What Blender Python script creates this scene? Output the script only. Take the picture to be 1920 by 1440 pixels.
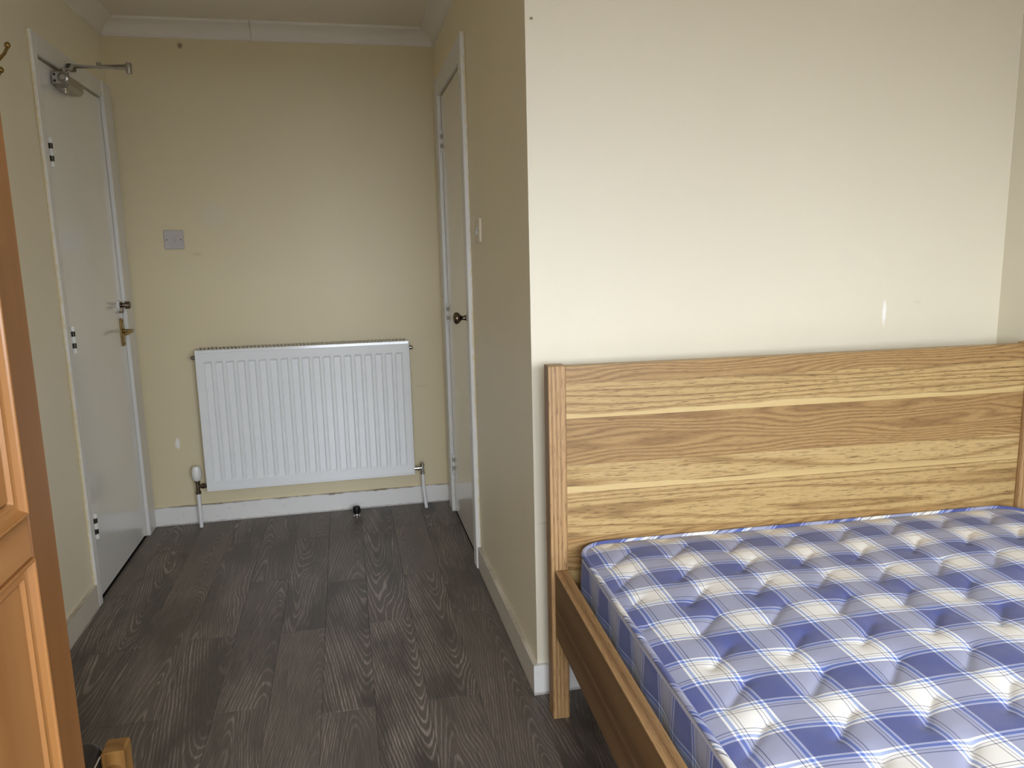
import bpy, math, random
from mathutils import Matrix, Vector
import numpy as np

random.seed(7)
for _o in list(bpy.data.objects):
    bpy.data.objects.remove(_o, do_unlink=True)
scene = bpy.context.scene
COL = scene.collection

# ------------------------------------------------------------------ camera
cam_data = bpy.data.cameras.new('camera')
cam_data.sensor_width = 36.0
cam_data.lens = 36.0 * 1434.04 / 1920.0
cam_data.clip_start = 0.02
cam = bpy.data.objects.new('camera', cam_data)
COL.objects.link(cam)
_r = Vector((0.976388, -0.214742, -0.023501))
_u = Vector((0.058587, 0.158518, 0.985616))
_f = Vector((0.207928, 0.963721, -0.167356))
cam.matrix_world = Matrix(((_r.x, _u.x, -_f.x, 0.0), (_r.y, _u.y, -_f.y, 0.0),
                           (_r.z, _u.z, -_f.z, 1.275), (0, 0, 0, 1)))
scene.camera = cam

# ------------------------------------------------------------------ light: overcast daylight through the window behind the camera
WIN_X0, WIN_X1, WIN_Z0, WIN_Z1, YW = -0.60, 1.45, 0.85, 1.95, -1.15
SKY = 45.0
world = bpy.data.worlds.new('overcast_sky')
scene.world = world
world.use_nodes = True
_wt = world.node_tree
_bg = _wt.nodes['Background']
_tc = _wt.nodes.new('ShaderNodeTexCoord')
_sx = _wt.nodes.new('ShaderNodeSeparateXYZ')
_wt.links.new(_tc.outputs['Generated'], _sx.inputs[0])
_cl = _wt.nodes.new('ShaderNodeClamp')
_wt.links.new(_sx.outputs['Z'], _cl.inputs[0])
_ma = _wt.nodes.new('ShaderNodeMath')                    # overcast sky: (1 + 2 sin elevation) / 3
_ma.operation = 'MULTIPLY_ADD'
_wt.links.new(_cl.outputs[0], _ma.inputs[0])
_ma.inputs[1].default_value = 2.0 / 3.0 * SKY
_ma.inputs[2].default_value = 1.0 / 3.0 * SKY
_bg.inputs['Color'].default_value = (0.88, 0.96, 1.07, 1)
_wt.links.new(_ma.outputs[0], _bg.inputs['Strength'])
_pl = bpy.data.lights.new('window_daylight', 'AREA')     # portal: only guides sky light through the window opening
_pl.shape = 'RECTANGLE'
_pl.size = WIN_X1 - WIN_X0
_pl.size_y = WIN_Z1 - WIN_Z0
_pl.cycles.is_portal = True
_po = bpy.data.objects.new('window_daylight', _pl)
COL.objects.link(_po)
_po.location = ((WIN_X0 + WIN_X1) / 2, YW - 0.13, (WIN_Z0 + WIN_Z1) / 2)
_po.rotation_euler = (math.radians(90), 0, 0)            # shines towards +Y
scene.view_settings.view_transform = 'Standard'
scene.view_settings.look = 'None'
scene.view_settings.gamma = 1.0
scene.view_settings.use_curve_mapping = False
scene.view_settings.exposure = 0.0
scene.cycles.max_bounces = 8
scene.cycles.diffuse_bounces = 6
scene.cycles.use_denoising = True
scene.cycles.adaptive_threshold = 0.02
scene.cycles.sample_clamp_indirect = 8.0

# ------------------------------------------------------------------ geometry helpers
class MB:
    def __init__(s):
        s.v, s.f, s.sm = [], [], []
    def add(s, verts, faces, smooth=False):
        n = len(s.v)
        s.v += [tuple(map(float, p)) for p in verts]
        s.f += [tuple(n + i for i in f) for f in faces]
        s.sm += [smooth] * len(faces)
        return s
    def box(s, x0, x1, y0, y1, z0, z1):
        V = [(x, y, z) for z in (z0, z1) for y in (y0, y1) for x in (x0, x1)]
        return s.add(V, [(0, 2, 3, 1), (4, 5, 7, 6), (0, 1, 5, 4), (2, 6, 7, 3), (0, 4, 6, 2), (1, 3, 7, 5)])
    def bbox(s, x0, x1, y0, y1, z0, z1, b=0.002):
        """box with chamfered edges"""
        X, Y, Z = (x0, x1), (y0, y1), (z0, z1)
        b = min(b, (x1 - x0) * .45, (y1 - y0) * .45, (z1 - z0) * .45)
        V, idx = [], {}
        for i in (0, 1):
            for j in (0, 1):
                for k in (0, 1):
                    sx, sy, sz = (1, -1)[i] * b, (1, -1)[j] * b, (1, -1)[k] * b
                    for a in range(3):
                        p = [X[i] + sx, Y[j] + sy, Z[k] + sz]
                        p[a] = (X[i], Y[j], Z[k])[a]
                        idx[(i, j, k, a)] = len(V)
                        V.append(tuple(p))
        F = []
        for i in (0, 1):
            F.append([idx[(i, j, k, 0)] for j, k in ((0, 0), (1, 0), (1, 1), (0, 1))][::(1 if i else -1)])
            F.append([idx[(j, i, k, 1)] for j, k in ((0, 0), (1, 0), (1, 1), (0, 1))][::(-1 if i else 1)])
            F.append([idx[(j, k, i, 2)] for j, k in ((0, 0), (1, 0), (1, 1), (0, 1))][::(1 if i else -1)])
        for i in (0, 1):
            for j in (0, 1):
                q = 1 if (i == j) else -1
                F.append([idx[(i, j, 0, 0)], idx[(i, j, 0, 1)], idx[(i, j, 1, 1)], idx[(i, j, 1, 0)]][::q])
                F.append([idx[(i, 0, j, 0)], idx[(i, 0, j, 2)], idx[(i, 1, j, 2)], idx[(i, 1, j, 0)]][::-q])
                F.append([idx[(0, i, j, 1)], idx[(0, i, j, 2)], idx[(1, i, j, 2)], idx[(1, i, j, 1)]][::q])
        for i in (0, 1):
            for j in (0, 1):
                for k in (0, 1):
                    t = [idx[(i, j, k, a)] for a in range(3)]
                    F.append(t if (i + j + k) % 2 else t[::-1])
        return s.add(V, F)
    def prism(s, poly, z0, z1, axis='z'):
        """poly extruded; axis z: (x,y); axis y: (x,z); axis x: (y,z)"""
        def P(a, b, c):
            return {'z': (a, b, c), 'y': (a, c, b), 'x': (c, a, b)}[axis]
        n = len(poly)
        V = [P(a, b, z0) for a, b in poly] + [P(a, b, z1) for a, b in poly]
        F = [tuple(range(n - 1, -1, -1)), tuple(range(n, 2 * n))]
        F += [(i, (i + 1) % n, n + (i + 1) % n, n + i) for i in range(n)]
        return s.add(V, F)
    def lathe(s, prof, origin=(0, 0, 0), axis=(0, 0, 1), seg=24, smooth=True):
        """prof: list of (radius, along)"""
        ax = Vector(axis).normalized()
        t = Vector((1, 0, 0)) if abs(ax.x) < .9 else Vector((0, 1, 0))
        a = ax.cross(t).normalized()
        b = ax.cross(a)
        o = Vector(origin)
        V, F = [], []
        for r, h in prof:
            for k in range(seg):
                q = 2 * math.pi * k / seg
                V.append(tuple(o + ax * h + (a * math.cos(q) + b * math.sin(q)) * r))
        m = len(prof)
        for i in range(m - 1):
            for k in range(seg):
                k2 = (k + 1) % seg
                F.append((i * seg + k, i * seg + k2, (i + 1) * seg + k2, (i + 1) * seg + k))
        F.append(tuple(range(seg - 1, -1, -1)))
        F.append(tuple(range((m - 1) * seg, m * seg)))
        return s.add(V, F, smooth)
    def tube(s, pts, rad, seg=12, smooth=True):
        pts = [Vector(p) for p in pts]
        n = len(pts)
        rads = rad if isinstance(rad, (list, tuple)) else [rad] * n
        V, F = [], []
        prev = None
        for i, p in enumerate(pts):
            d = (pts[min(i + 1, n - 1)] - pts[max(i - 1, 0)]).normalized()
            if prev is None:
                t = Vector((0, 0, 1)) if abs(d.z) < .9 else Vector((1, 0, 0))
                a = d.cross(t).normalized()
            else:
                a = (prev - d * prev.dot(d)).normalized()
            prev = a
            b = d.cross(a)
            for k in range(seg):
                q = 2 * math.pi * k / seg
                V.append(tuple(p + (a * math.cos(q) + b * math.sin(q)) * rads[i]))
        for i in range(n - 1):
            for k in range(seg):
                k2 = (k + 1) % seg
                F.append((i * seg + k, i * seg + k2, (i + 1) * seg + k2, (i + 1) * seg + k))
        F.append(tuple(range(seg - 1, -1, -1)))
        F.append(tuple(range((n - 1) * seg, n * seg)))
        return s.add(V, F, smooth)
    def build(s, name, mat, parent=None, loc=None, fix=True):
        me = bpy.data.meshes.new(name)
        me.from_pydata(s.v, [], s.f)
        if fix:
            import bmesh
            bm = bmesh.new()
            bm.from_mesh(me)
            bmesh.ops.recalc_face_normals(bm, faces=bm.faces)
            bm.to_mesh(me)
            bm.free()
        me.polygons.foreach_set('use_smooth', s.sm)
        if any(s.sm):
            try:
                me.set_sharp_from_angle(angle=math.radians(40))
            except Exception:
                pass
        me.materials.append(mat)
        o = bpy.data.objects.new(name, me)
        COL.objects.link(o)
        if parent:
            o.parent = parent
        if loc:
            o.location = loc
        return o

def tag(o, label=None, cat=None, group=None, kind=None):
    for k, v in (('label', label), ('category', cat), ('group', group), ('kind', kind)):
        if v:
            o[k] = v
    return o

def thing(name, loc=(0, 0, 0), rz=0.0, label=None, cat=None, group=None, kind=None):
    o = bpy.data.objects.new(name, None)
    o.empty_display_size = 0.1
    COL.objects.link(o)
    o.location = loc
    o.rotation_euler = (0, 0, rz)
    return tag(o, label, cat, group, kind)

# ------------------------------------------------------------------ material helpers
def srgb(r, g, b):
    def c(v):
        v /= 255.0
        return v / 12.92 if v <= .04045 else ((v + .055) / 1.055) ** 2.4
    return (c(r), c(g), c(b), 1.0)

class NT:
    def __init__(s, name):
        s.m = bpy.data.materials.new(name)
        s.m.use_nodes = True
        s.t = s.m.node_tree
        s.p = s.t.nodes['Principled BSDF']
    def n(s, typ, **kw):
        nd = s.t.nodes.new(typ)
        for k, v in kw.items():
            setattr(nd, k, v)
        return nd
    def put(s, sock, v):
        if isinstance(v, bpy.types.NodeSocket):
            s.t.links.new(v, sock)
        elif v is not None:
            sock.default_value = v
    def math(s, op, a, b=None, c=None):
        nd = s.n('ShaderNodeMath', operation=op)
        s.put(nd.inputs[0], a)
        s.put(nd.inputs[1], b)
        if c is not None:
            s.put(nd.inputs[2], c)
        return nd.outputs[0]
    def vmath(s, op, a, b=None):
        nd = s.n('ShaderNodeVectorMath', operation=op)
        s.put(nd.inputs[0], a)
        s.put(nd.inputs[1], b)
        return nd.outputs[0]
    def mix(s, f, a, b, blend='MIX'):
        nd = s.n('ShaderNodeMix', data_type='RGBA', blend_type=blend)
        s.put(nd.inputs['Factor'], f)
        s.put(nd.inputs['A'], a) if False else s.put(nd.inputs[6], a)
        s.put(nd.inputs[7], b)
        return nd.outputs[2]
    def ramp(s, f, stops, interp='LINEAR'):
        nd = s.n('ShaderNodeValToRGB')
        cr = nd.color_ramp
        cr.interpolation = interp
        while len(cr.elements) < len(stops):
            cr.elements.new(0.5)
        for e, (p, c) in zip(cr.elements, stops):
            e.position = p
            e.color = c if len(c) == 4 else (*c, 1)
        s.put(nd.inputs[0], f)
        return nd.outputs[0]
    def noise(s, vec, scale=5.0, detail=3.0, rough=.5, out=0, dist=0.0):
        nd = s.n('ShaderNodeTexNoise')
        s.put(nd.inputs['Vector'], vec)
        s.put(nd.inputs['Scale'], scale)
        s.put(nd.inputs['Detail'], detail)
        s.put(nd.inputs['Roughness'], rough)
        s.put(nd.inputs['Distortion'], dist)
        return nd.outputs[out]
    def coord(s, which='Object'):
        return s.n('ShaderNodeTexCoord').outputs[which]
    def pos(s):
        return s.n('ShaderNodeNewGeometry').outputs['Position']
    def rand(s):
        return s.n('ShaderNodeObjectInfo').outputs['Random']
    def xyz(s, v):
        nd = s.n('ShaderNodeSeparateXYZ')
        s.put(nd.inputs[0], v)
        return nd.outputs
    def comb(s, x=0.0, y=0.0, z=0.0):
        nd = s.n('ShaderNodeCombineXYZ')
        for i, v in enumerate((x, y, z)):
            s.put(nd.inputs[i], v)
        return nd.outputs[0]
    def remap(s, v, a, b, c=0.0, d=1.0):
        nd = s.n('ShaderNodeMapRange')
        nd.clamp = True
        s.put(nd.inputs[0], v)
        for i, q in enumerate((a, b, c, d)):
            nd.inputs[i + 1].default_value = q
        return nd.outputs[0]
    def bump(s, h, strength=.2, dist=.001):
        nd = s.n('ShaderNodeBump')
        nd.inputs['Strength'].default_value = strength
        nd.inputs['Distance'].default_value = dist
        s.put(nd.inputs['Height'], h)
        s.t.links.new(nd.outputs[0], s.p.inputs['Normal'])
    def set(s, **kw):
        names = {'color': 'Base Color', 'rough': 'Roughness', 'metal': 'Metallic', 'spec': 'Specular IOR Level',
                 'coat': 'Coat Weight', 'coatr': 'Coat Roughness', 'sheen': 'Sheen Weight'}
        for k, v in kw.items():
            s.put(s.p.inputs[names[k]], v)
        return s.m
    def spot(s, vec, c, rad, soft=.3, wob=0.0):
        """mask 1 inside the ellipsoid around c"""
        d = s.vmath('SUBTRACT', vec, c)
        d = s.vmath('DIVIDE', d, rad)
        nd = s.n('ShaderNodeVectorMath', operation='LENGTH')
        s.put(nd.inputs[0], d)
        L = nd.outputs['Value']
        if wob:
            L = s.math('ADD', L, s.math('MULTIPLY', s.math('SUBTRACT', s.noise(vec, 60.0, 3.0), .5), wob))
        return s.remap(L, 1.0 - soft, 1.0 + soft, 1.0, 0.0)

# --- painted walls: bed cream darkened, left and alcove lightened to balance the light
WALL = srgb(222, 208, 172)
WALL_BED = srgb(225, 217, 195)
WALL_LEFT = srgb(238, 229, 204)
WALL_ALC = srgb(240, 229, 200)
def wall_material(name, spots=(), base=WALL):
    m = NT(name)
    p = m.pos()
    n1 = m.noise(p, 1.3, 4.0, .6)
    col = m.mix(m.remap(n1, .3, .7), tuple(c * .965 for c in base[:3]) + (1,), base)
    for c, rad, colr, soft, amt, wob in spots:
        col = m.mix(m.math('MULTIPLY', m.spot(p, c, rad, soft, wob), amt), col, colr)
    m.bump(m.math('ADD', m.noise(p, 260.0, 3.0), m.math('MULTIPLY', m.noise(p, 9.0, 2.0), 1.5)), .10, .0015)
    return m.set(color=col, rough=.48, spec=.45)

_white = srgb(244, 242, 236)
_dirt = srgb(120, 96, 60)
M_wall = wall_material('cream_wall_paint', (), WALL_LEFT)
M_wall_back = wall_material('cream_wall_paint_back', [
    ((-0.573, 3.88, 1.487), (.05, .2, .05), srgb(214, 208, 190), .45, .45, .35),
    ((-0.655, 3.88, 2.235), (.010, .2, .012), _dirt, .5, .8, .8),
    ((-0.83, 3.88, 0.405), (.010, .2, .025), _white, .3, .9, 1.2),
    ((-0.66, 3.88, 1.31), (.02, .2, .006), srgb(180, 162, 124), .6, .35, .6),
    ((0.36, 3.88, 0.62), (.03, .2, .004), srgb(186, 168, 132), .6, .3, .8)])
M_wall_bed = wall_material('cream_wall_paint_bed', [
    ((1.585, 2.012, 1.075), (.006, .2, .034), _white, .35, 1.0, .8),
    ((0.507, 2.012, 1.865), (.0045, .2, .0035), _dirt, .4, .9, .8),
    ((1.70, 2.012, 1.103), (.012, .2, .003), srgb(200, 186, 152), .6, .4, .8),
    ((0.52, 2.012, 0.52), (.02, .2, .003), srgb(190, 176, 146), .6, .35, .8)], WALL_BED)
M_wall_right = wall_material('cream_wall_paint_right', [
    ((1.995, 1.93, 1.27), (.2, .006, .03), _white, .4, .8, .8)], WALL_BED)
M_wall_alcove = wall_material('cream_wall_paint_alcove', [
    ((.49, 2.2, .27), (.2, .01, .012), srgb(236, 228, 205), .5, .6, 1.0)], WALL_ALC)

def white_paint(name, base=(228, 226, 221), rough=.38, dirt=0.0, bumps=.08):
    m = NT(name)
    p = m.pos()
    n1 = m.noise(p, 2.0, 4.0, .6)
    b = srgb(*base)
    col = m.mix(m.remap(n1, .3, .75), tuple(c * .93 for c in b[:3]) + (1,), b)
    if dirt:
        sp = m.remap(m.noise(p, 70.0, 4.0, .7), .62, .75)
        col = m.mix(m.math('MULTIPLY', sp, dirt), col, srgb(150, 132, 100))
    m.bump(m.noise(p, 130.0, 2.0), bumps, .001)
    return m.set(color=col, rough=rough, spec=.5)

M_door = white_paint('white_door_paint', (240, 240, 238), .18)
M_door2 = white_paint('cream_white_door_paint', (242, 236, 222), .25)
for _m in (M_door, M_door2):
    _m.node_tree.nodes['Principled BSDF'].inputs['Coat Weight'].default_value = .6
    _m.node_tree.nodes['Principled BSDF'].inputs['Coat Roughness'].default_value = .14
M_trim = white_paint('white_trim_gloss', (232, 230, 226), .35, .25)
M_ceiling = white_paint('white_ceiling_emulsion', (238, 230, 214), .8)
M_cove = white_paint('white_coving_paint', (236, 230, 220), .7)

def edge_paint(name, axis, a, b):
    """white gloss whose wall-side edge carries wobbly cream wall paint"""
    m = NT(name)
    p = m.pos()
    c = m.xyz(p)[axis]
    n = m.math('MULTIPLY', m.math('SUBTRACT', m.noise(p, 45.0, 4.0, .65), .5), .022)
    n2 = m.math('MULTIPLY', m.math('SUBTRACT', m.noise(p, 2.2, 2.0), .5), .02)
    k = m.remap(m.math('ADD', m.math('ADD', c, n), n2), a, b)
    col = m.mix(k, srgb(232, 230, 226), srgb(222, 208, 172))
    sp = m.remap(m.noise(p, 70.0, 4.0, .7), .63, .74)
    col = m.mix(m.math('MULTIPLY', sp, .3), col, srgb(170, 150, 112))
    m.bump(m.noise(p, 130.0, 2.0), .1, .001)
    return m.set(color=col, rough=.4, spec=.5)
M_arch1 = edge_paint('white_gloss_cream_edge_left', 0, -.966, -.974)
M_arch2 = edge_paint('white_gloss_cream_edge_right', 0, .482, .489)

def skirting_mat(name, z_line=.0905, amt=.9, base=(230, 228, 224)):
    m = NT(name)
    p = m.pos()
    z = m.xyz(p)[2]
    n = m.noise(p, 28.0, 4.0, .65)
    zz = m.math('ADD', z, m.math('MULTIPLY', m.math('SUBTRACT', n, .5), .014))
    k = m.math('MULTIPLY', m.remap(zz, z_line - .004, z_line), m.remap(m.noise(p, 9.0, 3.0), .40, .62))
    col = m.mix(m.math('MULTIPLY', k, amt), srgb(*base), srgb(120, 98, 66))
    k2 = m.remap(m.noise(p, 55.0, 4.0, .7), .60, .72)
    col = m.mix(m.math('MULTIPLY', k2, .22), col, srgb(140, 128, 108))
    lo = m.math('MULTIPLY', m.remap(zz, .010, .004), .5)
    col = m.mix(lo, col, srgb(120, 112, 100))
    m.bump(n, .15, .001)
    return m.set(color=col, rough=.45, spec=.45)
M_skirt = skirting_mat('chipped_white_skirting_paint')
M_skirt_clean = skirting_mat('cream_edged_skirting_paint', .0925, .45, (212, 204, 190))

def metal(name, rgb, rough=.25, bump=0.0):
    m = NT(name)
    p = m.coord()
    n = m.noise(p, 300.0, 3.0)
    if bump:
        m.bump(n, bump, .0005)
    return m.set(color=srgb(*rgb), rough=m.remap(n, .2, .8, rough * .8, rough * 1.25), metal=1.0)
M_chrome = metal('polished_chrome', (206, 205, 200), .12)
M_nickel = metal('dark_brushed_nickel', (120, 108, 92), .22)
M_steel = metal('dull_steel', (150, 146, 138), .32)
M_silver = metal('silver_lacquer', (176, 172, 164), .4)
M_brass = metal('aged_brass', (158, 132, 78), .28)
M_darksteel = metal('dark_hinge_steel', (84, 80, 72), .35)

def plain(name, rgb, rough=.5, spec=.5, var=.06, scale=20.0):
    m = NT(name)
    n = m.noise(m.coord(), scale, 3.0)
    b = srgb(*rgb)
    return m.set(color=m.mix(n, tuple(c * (1 - var) for c in b[:3]) + (1,), tuple(min(1, c * (1 + var)) for c in b[:3]) + (1,)),
                 rough=rough, spec=spec)
M_rad = plain('white_radiator_enamel', (240, 241, 241), .14, .5, .02)
M_plastic = plain('white_switch_plastic', (190, 184, 178), .3, .5, .02)
M_cream_plastic = plain('cream_switch_plastic', (216, 204, 178), .3, .5, .02)
M_cap = plain('white_valve_cap_plastic', (234, 234, 228), .2, .5, .02)
M_pipe = plain('white_pipe_paint', (232, 230, 230), .3, .5, .03)
M_rubber = plain('black_rubber', (14, 14, 14), .5, .3, .1)
M_dark = plain('dark_screw_recess', (50, 46, 40), .6, .3, .1)
M_under = plain('dark_floor_underlay', (30, 27, 24), .9, .1, .1)
M_fin = plain('grey_convector_steel', (176, 170, 158), .5, .4, .1)

def wood(name, axis, tones, ring=28.0, stretch=.06, fine=.25, rough=.42, warp=.35, pores=.3, spec=.45, bump=.12, band=0.0, thin=1.0):
    """straight grain along axis (0,1,2) with wandering cathedral figure; tones dark->light"""
    m = NT(name)
    c = m.coord()
    off = m.math('MULTIPLY', m.rand(), 37.0)
    cv = m.vmath('ADD', c, m.comb(off, m.math('MULTIPLY', off, .37), m.math('MULTIPLY', off, .71)))
    sc = [1.0, 1.0, 1.0]
    sc[axis] = stretch
    st = m.vmath('MULTIPLY', cv, tuple(sc))
    w = m.noise(st, 7.0, 2.0, .5, 0)
    other = [i for i in range(3) if i != axis]
    comp = m.xyz(st)
    base = m.math('ADD', comp[other[0]], comp[other[1]])
    ph = m.math('ADD', base, m.math('MULTIPLY', w, warp))
    rings = m.math('PINGPONG', m.math('MULTIPLY', ph, ring), 1.0)
    if thin < 1.0:
        rings = m.remap(rings, 0.0, thin)
    sf = [1.0, 1.0, 1.0]
    sf[axis] = .018
    fg = m.noise(m.vmath('MULTIPLY', cv, tuple(sf)), 420.0, 4.0, .7)
    broad = m.noise(st, 3.0, 2.0)
    v = m.math('ADD', m.math('MULTIPLY', rings, .55), m.math('MULTIPLY', broad, .45))
    v = m.math('ADD', v, m.math('MULTIPLY', m.math('SUBTRACT', fg, .5), fine * 2))
    col = m.ramp(v, tones)
    if pores:
        sp = [1.0, 1.0, 1.0]
        sp[axis] = .05
        pn = m.noise(m.vmath('MULTIPLY', cv, tuple(sp)), 600.0, 2.0, .5)
        col = m.mix(m.math('MULTIPLY', m.remap(pn, .56, .68), pores), col, tones[0][1], 'MULTIPLY')
    if band:
        bn = m.noise(m.vmath('MULTIPLY', cv, tuple(1.0 if i != axis else .02 for i in range(3))), 16.0, 1.0)
        col = m.mix(m.math('MULTIPLY', m.remap(bn, .42, .58), band), col, tones[0][1])
    m.bump(fg, bump, .0008)
    return m.set(color=col, rough=rough, spec=spec)

PINE = [(0.1, srgb(122, 80, 42)), (.45, srgb(157, 108, 60)), (.8, srgb(170, 120, 72)), (1.0, srgb(180, 132, 84))]
M_pine_v = wood('orange_varnished_pine_upright', 2, PINE, 16.0, .05, .12, .28, .5, 0.0, .5, .05, .22)
M_pine_h = wood('orange_varnished_pine_crosswise', 1, PINE, 16.0, .05, .12, .28, .5, 0.0, .5, .05, .22)
PINE2 = [(0.1, srgb(104, 70, 34)), (.5, srgb(140, 100, 50)), (1.0, srgb(160, 120, 66))]
M_chairwood = wood('honey_pine_chair_wood', 2, PINE2, 60.0, .08, .15, .4, .3, 0.0)
M_chairwood_h = wood('honey_pine_chair_wood_crosswise', 1, PINE2, 40.0, .08, .15, .4, .3, 0.0)
OAK = [(0.05, srgb(128, 98, 58)), (.45, srgb(162, 130, 82)), (.75, srgb(182, 152, 100)), (1.0, srgb(192, 164, 114))]
M_oak_h = wood('oak_veneer_crosswise', 0, OAK, 75.0, .06, .50, .45, .32, .7, thin=.5)
OAKD = [(0.0, srgb(122, 90, 54)), (.40, srgb(146, 112, 68)), (.75, srgb(164, 130, 82)), (1.0, srgb(176, 144, 96))]
M_oak_d = wood('darker_oak_veneer_crosswise', 0, OAKD, 95.0, .14, .40, .45, .50, .5, thin=.75)
SAP = [(0.1, srgb(168, 136, 86)), (.5, srgb(198, 170, 116)), (1.0, srgb(208, 182, 130))]
M_oak_s = wood('pale_sapwood_veneer', 0, SAP, 12.0, .08, .12, .45, .3, .15)
POST = [(0.15, srgb(114, 82, 50)), (.4, srgb(156, 120, 78)), (.7, srgb(174, 138, 93)), (1.0, srgb(186, 152, 108))]
M_post = wood('reddish_oak_post_veneer', 2, POST, 150.0, .012, .45, .5, .10, .6)
RAIL = [(0.1, srgb(98, 72, 42)), (.5, srgb(124, 94, 58)), (1.0, srgb(140, 110, 72))]
M_rail = wood('brown_oak_rail_veneer', 1, RAIL, 22.0, .03, .25, .5, .15, .4)
M_rail_top = wood('reddish_oak_rail_edging', 1, POST, 60.0, .02, .35, .5, .1, .5)

def leather():
    m = NT('black_brown_leather')
    c = m.coord()
    nd = m.n('ShaderNodeTexVoronoi')
    m.put(nd.inputs['Vector'], c)
    nd.inputs['Scale'].default_value = 420.0
    m.bump(nd.outputs[0], .18, .0008)
    return m.set(color=m.mix(m.noise(c, 12.0), srgb(24, 19, 18), srgb(40, 32, 30)), rough=.38, spec=.5)
M_leather = leather()
M_thread = plain('pale_seam_thread', (186, 176, 160), .7, .3)

# --- grey-brown oak planks
def plank_material():
    m = NT('grey_oak_vinyl_plank')
    c = m.coord()
    r = m.rand()
    r2 = m.math('FRACT', m.math('MULTIPLY', r, 17.31))
    r3 = m.math('FRACT', m.math('MULTIPLY', r, 53.77))
    r4 = m.math('FRACT', m.math('MULTIPLY', r, 91.13))
    off = m.math('MULTIPLY', r, 71.0)
    x, y, z = m.xyz(c)
    x0 = m.math('MULTIPLY', m.math('SUBTRACT', r2, .5), .16)
    cn = m.comb(m.math('ADD', m.math('MULTIPLY', x, 6.0), off), m.math('ADD', m.math('MULTIPLY', y, 1.7), off), off)
    w = m.math('SUBTRACT', m.noise(cn, 1.0, 2.0, .5), .5)
    cn2 = m.comb(m.math('ADD', m.math('MULTIPLY', x, 26.0), off), m.math('ADD', m.math('MULTIPLY', y, 9.0), off), off)
    w2 = m.math('SUBTRACT', m.noise(cn2, 1.0, 2.0, .5), .5)
    dx = m.math('SUBTRACT', m.math('ADD', x, m.math('MULTIPLY', w, .06)), x0)
    hyp = m.math('SQRT', m.math('ADD', m.math('MULTIPLY', dx, dx), .00035))
    sgn = m.math('SUBTRACT', m.math('MULTIPLY', m.math('GREATER_THAN', r3, .5), 2.0), 1.0)
    slope = m.math('MULTIPLY', sgn, m.remap(r2, 0.0, 1.0, .05, .16))
    v = m.math('ADD', hyp, m.math('MULTIPLY', y, slope))
    v = m.math('ADD', v, m.math('MULTIPLY', w, .075))
    v = m.math('ADD', v, m.math('MULTIPLY', w2, .006))
    fcoord = m.comb(m.math('ADD', m.math('MULTIPLY', x, 420.0), off), m.math('ADD', m.math('MULTIPLY', y, 9.0), off), off)
    fg = m.noise(fcoord, 1.0, 3.0, .65)
    pcoord = m.comb(m.math('ADD', m.math('MULTIPLY', x, 10.0), off), m.math('ADD', m.math('MULTIPLY', y, 3.0), off), off)
    patch = m.noise(pcoord, 1.0, 3.0, .55)
    jit = m.math('SUBTRACT', m.noise(m.comb(m.math('MULTIPLY', v, 55.0), off), 1.0, 2.0, .6), .5)
    v = m.math('ADD', v, m.math('MULTIPLY', jit, .016))
    s = m.math('SINE', m.math('MULTIPLY', v, m.remap(r4, 0.0, 1.0, 520.0, 900.0)))
    line = m.remap(m.math('ADD', s, m.math('MULTIPLY', m.math('SUBTRACT', fg, .5), 1.6)), .30, 1.05)
    strength = m.math('MULTIPLY', m.remap(patch, .36, .60, .08, 1.0), m.remap(r3, 0.0, 1.0, 1.0, .45))
    line = m.math('MULTIPLY', m.math('MULTIPLY', line, strength), m.remap(fg, .28, .58, .4, 1.0))
    dark = m.mix(r3, srgb(70, 63, 58), srgb(102, 92, 84))
    dark = m.mix(m.remap(patch, .35, .7), dark, srgb(108, 97, 88))
    dark = m.mix(m.math('MULTIPLY', m.remap(fg, .55, .3), .55), dark, srgb(40, 35, 32))
    col = m.mix(m.math('MULTIPLY', line, .95), dark, srgb(164, 151, 140))
    m.bump(m.math('SUBTRACT', fg, m.math('MULTIPLY', line, .4)), .22, .0006)
    return m.set(color=col, rough=m.remap(fg, .2, .8, .38, .52), spec=.45)
M_plank = plank_material()

# --- blue and white checked ticking (UV in metres)
def plaid(name):
    m = NT(name)
    uv = m.coord('UV')
    x, y, _ = m.xyz(uv)
    P = .158
    cream, blue = srgb(233, 230, 223), srgb(65, 75, 138)
    light, white, dark = srgb(84, 114, 196), srgb(246, 248, 252), srgb(58, 60, 90)
    def stripes(t):
        d = m.math('ABSOLUTE', m.math('SUBTRACT', m.math('FRACT', m.math('ADD', m.math('DIVIDE', t, P), .5)), .5))  # 0 at white centre, .5 at blue centre
        st = [(0.0, cream), (.128, dark), (.137, cream), (.172, dark), (.181, white), (.212, light), (.252, white), (.278, blue)]
        return m.ramp(d, st, 'CONSTANT')
    a, b = stripes(x), stripes(y)
    avg = m.mix(.5, a, b)
    mul = m.mix(1.0, a, b, 'MULTIPLY')
    g = m.n('ShaderNodeGamma')
    m.put(g.inputs[0], mul)
    g.inputs[1].default_value = .5
    col = m.mix(.55, avg, g.outputs[0])
    weave = m.noise(m.comb(m.math('MULTIPLY', x, 900.0), m.math('MULTIPLY', y, 900.0)), 1.0, 2.0, .6)
    col = m.mix(m.remap(weave, .35, .65, 0.0, .10), col, srgb(196, 200, 222))
    col = m.mix(m.remap(m.noise(uv, 9.0, 3.0), .45, .75, 0.0, .12), col, srgb(190, 182, 170))
    m.bump(weave, .2, .0006)
    return m.set(color=col, rough=.85, spec=.2, sheen=.15)
M_plaid = plaid('blue_white_checked_ticking')

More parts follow.
